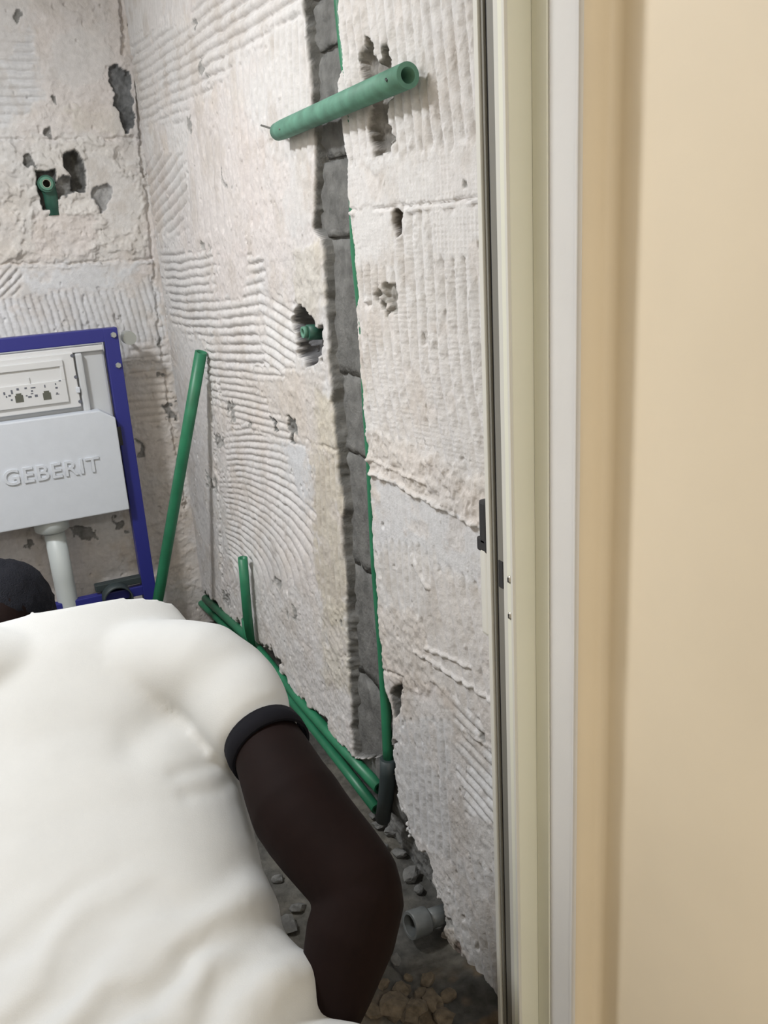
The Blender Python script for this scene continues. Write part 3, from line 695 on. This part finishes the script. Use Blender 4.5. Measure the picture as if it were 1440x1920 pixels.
# grey stub with cap at the foot of the wall
a = onp(838, 1712, 0, XW+.02); b = at(768, 1736, np.linalg.norm(a-CAM)-.045)
g = tag(empty('capped_pipe', (b[0], b[1], 0)), 'grey capped pipe stub sticking out at the foot of the wall', 'pipe')
dv = (b-a)
tube('pipe_body', M['grey_pipe'], g, [a, a+dv*.62], .0205, seg=22)
tube('cap', M['grey_pipe'], g, [a+dv*.56, a+dv*.6, a+dv*.97, a+dv], [.027, .029, .029, .0275], seg=24, wall=.0055)

# ------------------------------------------------------------------ rubble on the floor
rnd = random.Random(23)
spots = [(735, 1890, .022), (775, 1905, .03), (812, 1880, .02), (752, 1860, .016), (790, 1868, .014), (700, 1900, .02), (835, 1910, .024), (720, 1845, .012), (800, 1840, .012), (765, 1835, .010), (842, 1868, .013), (712, 1548, .016), (738, 1560, .02), (752, 1600, .016), (772, 1640, .018), (720, 1590, .013), (700, 1530, .012), (785, 1668, .012), (540, 1620, .018), (520, 1650, .012), (560, 1705, .015), (535, 1735, .02), (690, 1800, .012), (742, 1800, .010)]
for i, (px, py, r) in enumerate(spots):
    bm = bmesh.new(); bmesh.ops.create_icosphere(bm, subdivisions=2, radius=r)
    sx, sy, sz = rnd.uniform(.8, 1.3), rnd.uniform(.7, 1.2), rnd.uniform(.5, .8); s0 = rnd.uniform(0, 99)
    for v in bm.verts:
        n = 1+.65*fbm(np.array([v.co.x/r*1.2+s0+v.co.z/r]), np.array([v.co.y/r*1.2+s0]), 3, 3)[0]
        v.co = Vector((v.co.x*sx*n, v.co.y*sy*n, v.co.z*sz*n))
    p = onp(px, py, 2, 0.0); z = -.006 if not (p[0] > .57 and p[1] > 1.25) else -.036
    o = obj('rubble_chunk', bm, M['rubble'] if i < 11 else M['block'], None)
    p = onp(px, py, 2, z+r*sz*.4)
    o.location = (p[0], p[1], z+r*sz*.72); o.rotation_euler = (rnd.uniform(-.2, .2), rnd.uniform(-.2, .2), rnd.uniform(0, 6))
    if i < 11: tag(o, 'small brown rubble chunk on the floor below the capped pipe', 'rubble', 'brown rubble below the capped pipe')
    elif i < 18: tag(o, 'small grey cement crumb in the trench at the wall foot', 'rubble', 'grey crumbs in the wall trench')
    else: tag(o, 'small grey cement crumb on the floor near the crouching person', 'rubble', 'grey crumbs near the person')

# ------------------------------------------------------------------ the person
def loft(bm, secs, seg=28, p=2.3):
    """secs: (centre, axis a, axis b) rings, closed at both ends"""
    rings = []
    for c, a, b in secs:
        r = []
        for j in range(seg):
            t_ = 2*math.pi*j/seg; ct, st = math.cos(t_), math.sin(t_)
            x = math.copysign(abs(ct)**(2/p), ct); y = math.copysign(abs(st)**(2/p), st)
            r.append(bm.verts.new(Vector(tuple(np.asarray(c)+np.asarray(a)*x+np.asarray(b)*y))))
        rings.append(r)
    for r0, r1 in zip(rings[:-1], rings[1:]):
        for j in range(seg): bm.faces.new((r0[j], r0[(j+1) % seg], r1[(j+1) % seg], r1[j]))
    bm.faces.new(rings[0][::-1]); bm.faces.new(rings[-1])
def limb(bm, pts, rad, seg=20, sub=4):
    pts = [np.asarray(q, float) for q in pts]; P, Q = [], []
    n = len(pts)
    for i in range(n-1):
        for k in range(sub):
            t_ = k/sub; p0, p1, p2, p3 = pts[max(i-1, 0)], pts[i], pts[i+1], pts[min(i+2, n-1)]
            P.append(.5*((2*p1)+(p2-p0)*t_+(2*p0-5*p1+4*p2-p3)*t_**2+(-p0+3*p1-3*p2+p3)*t_**3)); Q.append(rad[i]*(1-t_)+rad[i+1]*t_)
    P.append(pts[-1]); Q.append(rad[-1])
    t0 = P[0]-P[1]; t0 /= np.linalg.norm(t0); t1 = P[-1]-P[-2]; t1 /= np.linalg.norm(t1)
    P = [P[0]+t0*Q[0]*.75, P[0]+t0*Q[0]*.45]+P+[P[-1]+t1*Q[-1]*.45, P[-1]+t1*Q[-1]*.75]
    Q = [Q[0]*.35, Q[0]*.8]+Q+[Q[-1]*.8, Q[-1]*.35]
    P, fr = frames(P)
    loft(bm, [(P[i], fr[i][1]*Q[i], fr[i][2]*Q[i]) for i in range(len(P))], seg, 2.0)
def ball(bm, c, r, rot=None):
    q = bmesh.ops.create_uvsphere(bm, u_segments=24, v_segments=16, radius=1.0)
    for v in q['verts']:
        w_ = np.array([v.co.x*r[0], v.co.y*r[1], v.co.z*r[2]])
        if rot is not None: w_ = rot @ w_
        v.co = Vector(tuple(np.asarray(c)+w_))
def fuse(bm, voxel, smooth=4, f=.5):
    me = bpy.data.meshes.new('tmp'); bm.to_mesh(me); bm.free()
    o = bpy.data.objects.new('tmp', me); COL.objects.link(o)
    r = o.modifiers.new('r', 'REMESH'); r.mode = 'VOXEL'; r.voxel_size = voxel
    if smooth:
        sm = o.modifiers.new('s', 'SMOOTH'); sm.factor = f; sm.iterations = smooth
    bpy.context.view_layer.update()
    out = bpy.data.meshes.new_from_object(o.evaluated_get(bpy.context.evaluated_depsgraph_get()))
    bpy.data.objects.remove(o, do_unlink=True)
    return out
def unit(v): v = np.asarray(v, float); return v/np.linalg.norm(v)

# joints, in the pose of the photograph: kneeling, bent forward, right elbow out
SH = at(388, 1268, 1.475); HEM = at(482, 1366, 1.40); MIDA = at(558, 1514, 1.29); EL = at(680, 1672, 1.235); WR = at(600, 1960, 1.26)
BK = [(118, 1133, 1.55), (130, 1200, 1.485), (150, 1370, 1.395), (170, 1520, 1.315), (200, 1680, 1.235), (240, 1850, 1.16), (262, 2020, 1.10), (275, 2200, 1.07)]
back = [at(*q) for q in BK]
E_ = [(.97, -.2, -.06), (.97, -.18, -.10), (.97, -.13, -.12), (.98, -.10, -.10), (1, -.06, -.06), (1, -.04, -.04), (1, 0, 0), (1, 0, 0)]
HWID = [.185, .225, .236, .230, .218, .232, .262, .265]
THK = [.065, .10, .12, .12, .12, .125, .13, .13]
secs = []; spine = []; nrm = []; lat = []
for i, S_ in enumerate(back):
    sd = unit(back[max(i-1, 0)]-back[min(i+1, len(back)-1)])
    e = unit(np.array(E_[i])-sd*np.dot(E_[i], sd)); nb = unit(np.cross(e, sd))
    if nb[2] < 0: nb = -nb
    c = S_-nb*THK[i]; secs.append((c, e*HWID[i], nb*THK[i])); spine.append(c); nrm.append(nb); lat.append(e)
person = tag(empty('person', (spine[5][0], spine[5][1], 0)), 'person in a white T-shirt kneeling bent over with dark arm bent', 'person')
# shirt
bm = bmesh.new()
loft(bm, secs, 40, 2.25)
LSH = spine[1]-lat[1]*.155+nrm[1]*.03; LEL = np.array([LSH[0]-.09, LSH[1]+.02, LSH[2]-.27]); LWR = LEL+np.array([.06, .12, -.20])
limb(bm, [spine[1]+lat[1]*.04, SH, HEM-(HEM-SH)*.12, HEM], [.088, .088, .070, .061], 28)
limb(bm, [spine[1]-lat[1]*.04, LSH, LSH+(LEL-LSH)*.45], [.085, .084, .07], 28)
me = fuse(bm, .008, 6)
v = np.zeros(len(me.vertices)*3); me.vertices.foreach_get('co', v); v = v.reshape(-1, 3)
nn = np.zeros(len(me.vertices)*3); me.vertices.foreach_get('normal', nn); nn = nn.reshape(-1, 3)
o0 = spine[3]; sdir = unit(spine[0]-spine[6]); ldir = lat[4]
a_ = (v-o0) @ sdir; l_ = (v-o0) @ ldir
low_ = 1-sstep(-.30, -.04, a_)
wq = a_*22-l_*11+1.3*fbm(l_*7+3, a_*7, 801, 3)
fold = np.sin(wq*2*np.pi*.55); fold = np.sign(fold)*np.abs(fold)**.8
d1 = .0065*fold*low_*(.45+.75*np.clip(vn(l_*5, a_*5, 803)+.5, 0, 1))
d2 = .0018*fbm(l_*7+a_*3, a_*9, 802, 3)
px_, py_ = proj(v)
val = .009*np.exp(-(sdline(px_, py_, [(500, 1195), (420, 1235), (330, 1320), (250, 1390)])/42.0)**2)+.0035*np.exp(-(sdline(px_, py_, [(445, 1395), (400, 1430), (330, 1450)])/16.0)**2)+.003*np.exp(-(sdline(px_, py_, [(455, 1450), (410, 1480), (350, 1490)])/16.0)**2)
val = val*np.clip(nn @ nrm[3], 0, 1)
sag = sstep(.08, .18, l_)*low_*.014*np.sin((a_*8-l_*3)*2*np.pi)
v2 = v+nn*(d1+d2+sag-val)[:, None]
me.vertices.foreach_set('co', v2.reshape(-1)); me.update()
obj('t_shirt', me, M['shirt'], person, smooth=True)
ax = unit((MIDA-HEM)*.7+(HEM-SH)*.3)
tube('sleeve_band', M['band'], person, [HEM+ax*.020, HEM+ax*.036, HEM+ax*.054], [.0615, .0635, .0625], seg=36, wall=.004)
# body
bm = bmesh.new()
loft(bm, [(c, a*.74, b*.70) for c, a, b in secs[1:]], 32, 2.2)
NK = spine[0]; HD = at(5, 1170, 1.69)
up = unit(HD-NK)
limb(bm, [NK-up*.01-nrm[0]*.03, NK+up*.04-nrm[0]*.03, HD-up*.03-nrm[0]*.01], [.045, .052, .055])
hx = unit(np.array([1, -.1, -.12])); hz_ = unit(up-hx*np.dot(up, hx)); hy = np.cross(hz_, hx)      # hz_ crown, hy face side
RH = np.stack([hx, hy, hz_], 1)
ball(bm, HD, (.076, .094, .105), RH)
ball(bm, HD+RH @ np.array([0, .045, -.06]), (.055, .055, .06), RH)                # jaw
ball(bm, HD+RH @ np.array([0, .10, -.022]), (.016, .020, .026), RH)               # nose
ball(bm, HD+RH @ np.array([0, .094, -.066]), (.025, .012, .012), RH)              # mouth
for s_ in (-1, 1): ball(bm, HD+RH @ np.array([s_*.078, -.002, -.012]), (.010, .02, .032), RH)
limb(bm, [spine[1]+lat[1]*.05, SH, HEM, MIDA, EL+(MIDA-EL)*.3, EL], [.050, .050, .050, .066, .061, .056], 28)
limb(bm, [EL, EL+(WR-EL)*.3, EL+(WR-EL)*.65, WR], [.056, .058, .047, .032], 24)
limb(bm, [spine[1]-lat[1]*.05, LSH, (LSH+LEL)/2, LEL], [.055, .058, .054, .046], 24)
limb(bm, [LEL, LEL+(LWR-LEL)*.3, LWR], [.046, .048, .03], 24)
def hand(bm, wr, fwd, palm_n, side):
    """palm, four unequal fingers with two bends and a thumb leaving the side of the palm"""
    fwd = unit(fwd); pn = unit(palm_n-fwd*np.dot(palm_n, fwd)); sd = np.cross(fwd, pn)*side
    loft(bm, [(wr-fwd*.01, sd*.028, pn*.020), (wr+fwd*.03, sd*.038, pn*.017), (wr+fwd*.075, sd*.043, pn*.014), (wr+fwd*.09, sd*.042, pn*.012)], 20, 2.4)
    for k, (of, L) in enumerate([(.031, .072), (.0105, .080), (-.0105, .075), (-.031, .060)]):
        b0 = wr+fwd*.08+sd*of; b1 = b0+fwd*L*.5+pn*L*.10; b2 = b1+fwd*L*.26+pn*L*.22; b3 = b2+fwd*L*.10+pn*L*.24
        limb(bm, [b0, b1, b2, b3], [.0095, .0088, .008, .007], 12, 3)
    t0 = wr+fwd*.022+sd*.030; t1 = t0+sd*.026+fwd*.028+pn*.008; t2 = t1+sd*.006+fwd*.026+pn*.008
    limb(bm, [t0, t1, t2], [.013, .011, .009], 12, 3)
hand(bm, WR+unit(WR-EL)*.012, unit(WR-EL)+np.array([0, .55, .1]), np.array([-.2, .5, -.8]), 1)
hand(bm, LWR+unit(LWR-LEL)*.012, unit(LWR-LEL)+np.array([.1, .5, .0]), np.array([.2, .4, -.8]), -1)
HP = spine[6]-nrm[6]*.035
legs = []
for s_ in (-1, 1):
    h0 = HP+np.array([s_*.085, .02, -.02]); kn = np.array([h0[0]+s_*.05, h0[1]+.28, .065]); an = np.array([h0[0]+s_*.03, h0[1]-.13, .06]); toe = np.array([an[0], an[1]-.06, .03])
    legs.append((h0, kn, an, toe))
    limb(bm, [h0, (h0+kn)/2, kn], [.075, .065, .05], 20); limb(bm, [kn, (kn+an)/2+np.array([0, 0, .008]), an], [.048, .05, .033], 20)
me = fuse(bm, .0045, 3)
obj('body', me, M['skin'], person, smooth=True)
# trousers, shoes
bm = bmesh.new()
for h0, kn, an, toe in legs:
    limb(bm, [h0, (h0+kn)/2, kn+np.array([0, 0, .012])], [.095, .085, .066], 24); limb(bm, [kn+np.array([0, 0, .012]), (kn+an)/2+np.array([0, 0, .01]), an], [.066, .066, .052], 24)
loft(bm, [(HP-sdir*.10, lat[6]*.15, nrm[6]*.10), (HP-sdir*.04, lat[6]*.185, nrm[6]*.10), (HP+sdir*.05, lat[6]*.18, nrm[6]*.095), (HP+sdir*.12, lat[6]*.165, nrm[6]*.085)], 30, 2.2)
me = fuse(bm, .010, 5)
obj('trousers', me, M['trousers'], person, smooth=True)
for h0, kn, an, toe in legs:
    bm = bmesh.new()
    loft(bm, [(an+np.array([0, .03, -.006]), np.array([.036, 0, 0]), np.array([0, 0, .04])), (an+np.array([0, -.03, 0]), np.array([.042, 0, 0]), np.array([0, .0, .05])), (an+np.array([0, -.07, .02]), np.array([.044, 0, 0]), np.array([0, 0, .072])), (an+np.array([0, -.10, .03]), np.array([.04, 0, 0]), np.array([0, 0, .085])), (an+np.array([0, -.115, .03]), np.array([.034, 0, 0]), np.array([0, 0, .075]))], 24, 2.6)
    me = fuse(bm, .008, 4); obj('shoe', me, M['shoe'], person, smooth=True)
# hair and eyes
bm = bmesh.new()
ball(bm, HD+RH @ np.array([0, -.010, .014]), (.090, .102, .108), RH)
bmesh.ops.delete(bm, geom=[v_ for v_ in bm.verts if (RH.T @ (np.array(v_.co)-HD))[1] > .055 and (RH.T @ (np.array(v_.co)-HD))[2] < .05 or (RH.T @ (np.array(v_.co)-HD))[2] < -.10], context='VERTS')
bmesh.ops.subdivide_edges(bm, edges=bm.edges[:], cuts=2, use_grid_fill=True)
for v_ in bm.verts:
    q = (np.array(v_.co)-HD)*160; v_.co += Vector(tuple(unit(np.array(v_.co)-HD)*.003*float(vn(np.array([q[0]+q[2]]), np.array([q[1]-q[2]]), 9)[0])))
obj('hair', bm, M['hair'], person, smooth=True)
for s_ in (-1, 1):
    bm = bmesh.new(); ball(bm, HD+RH @ np.array([s_*.030, .086, .006]), (.012, .010, .008), RH); obj('eye', bm, M['eye'], person, smooth=True)
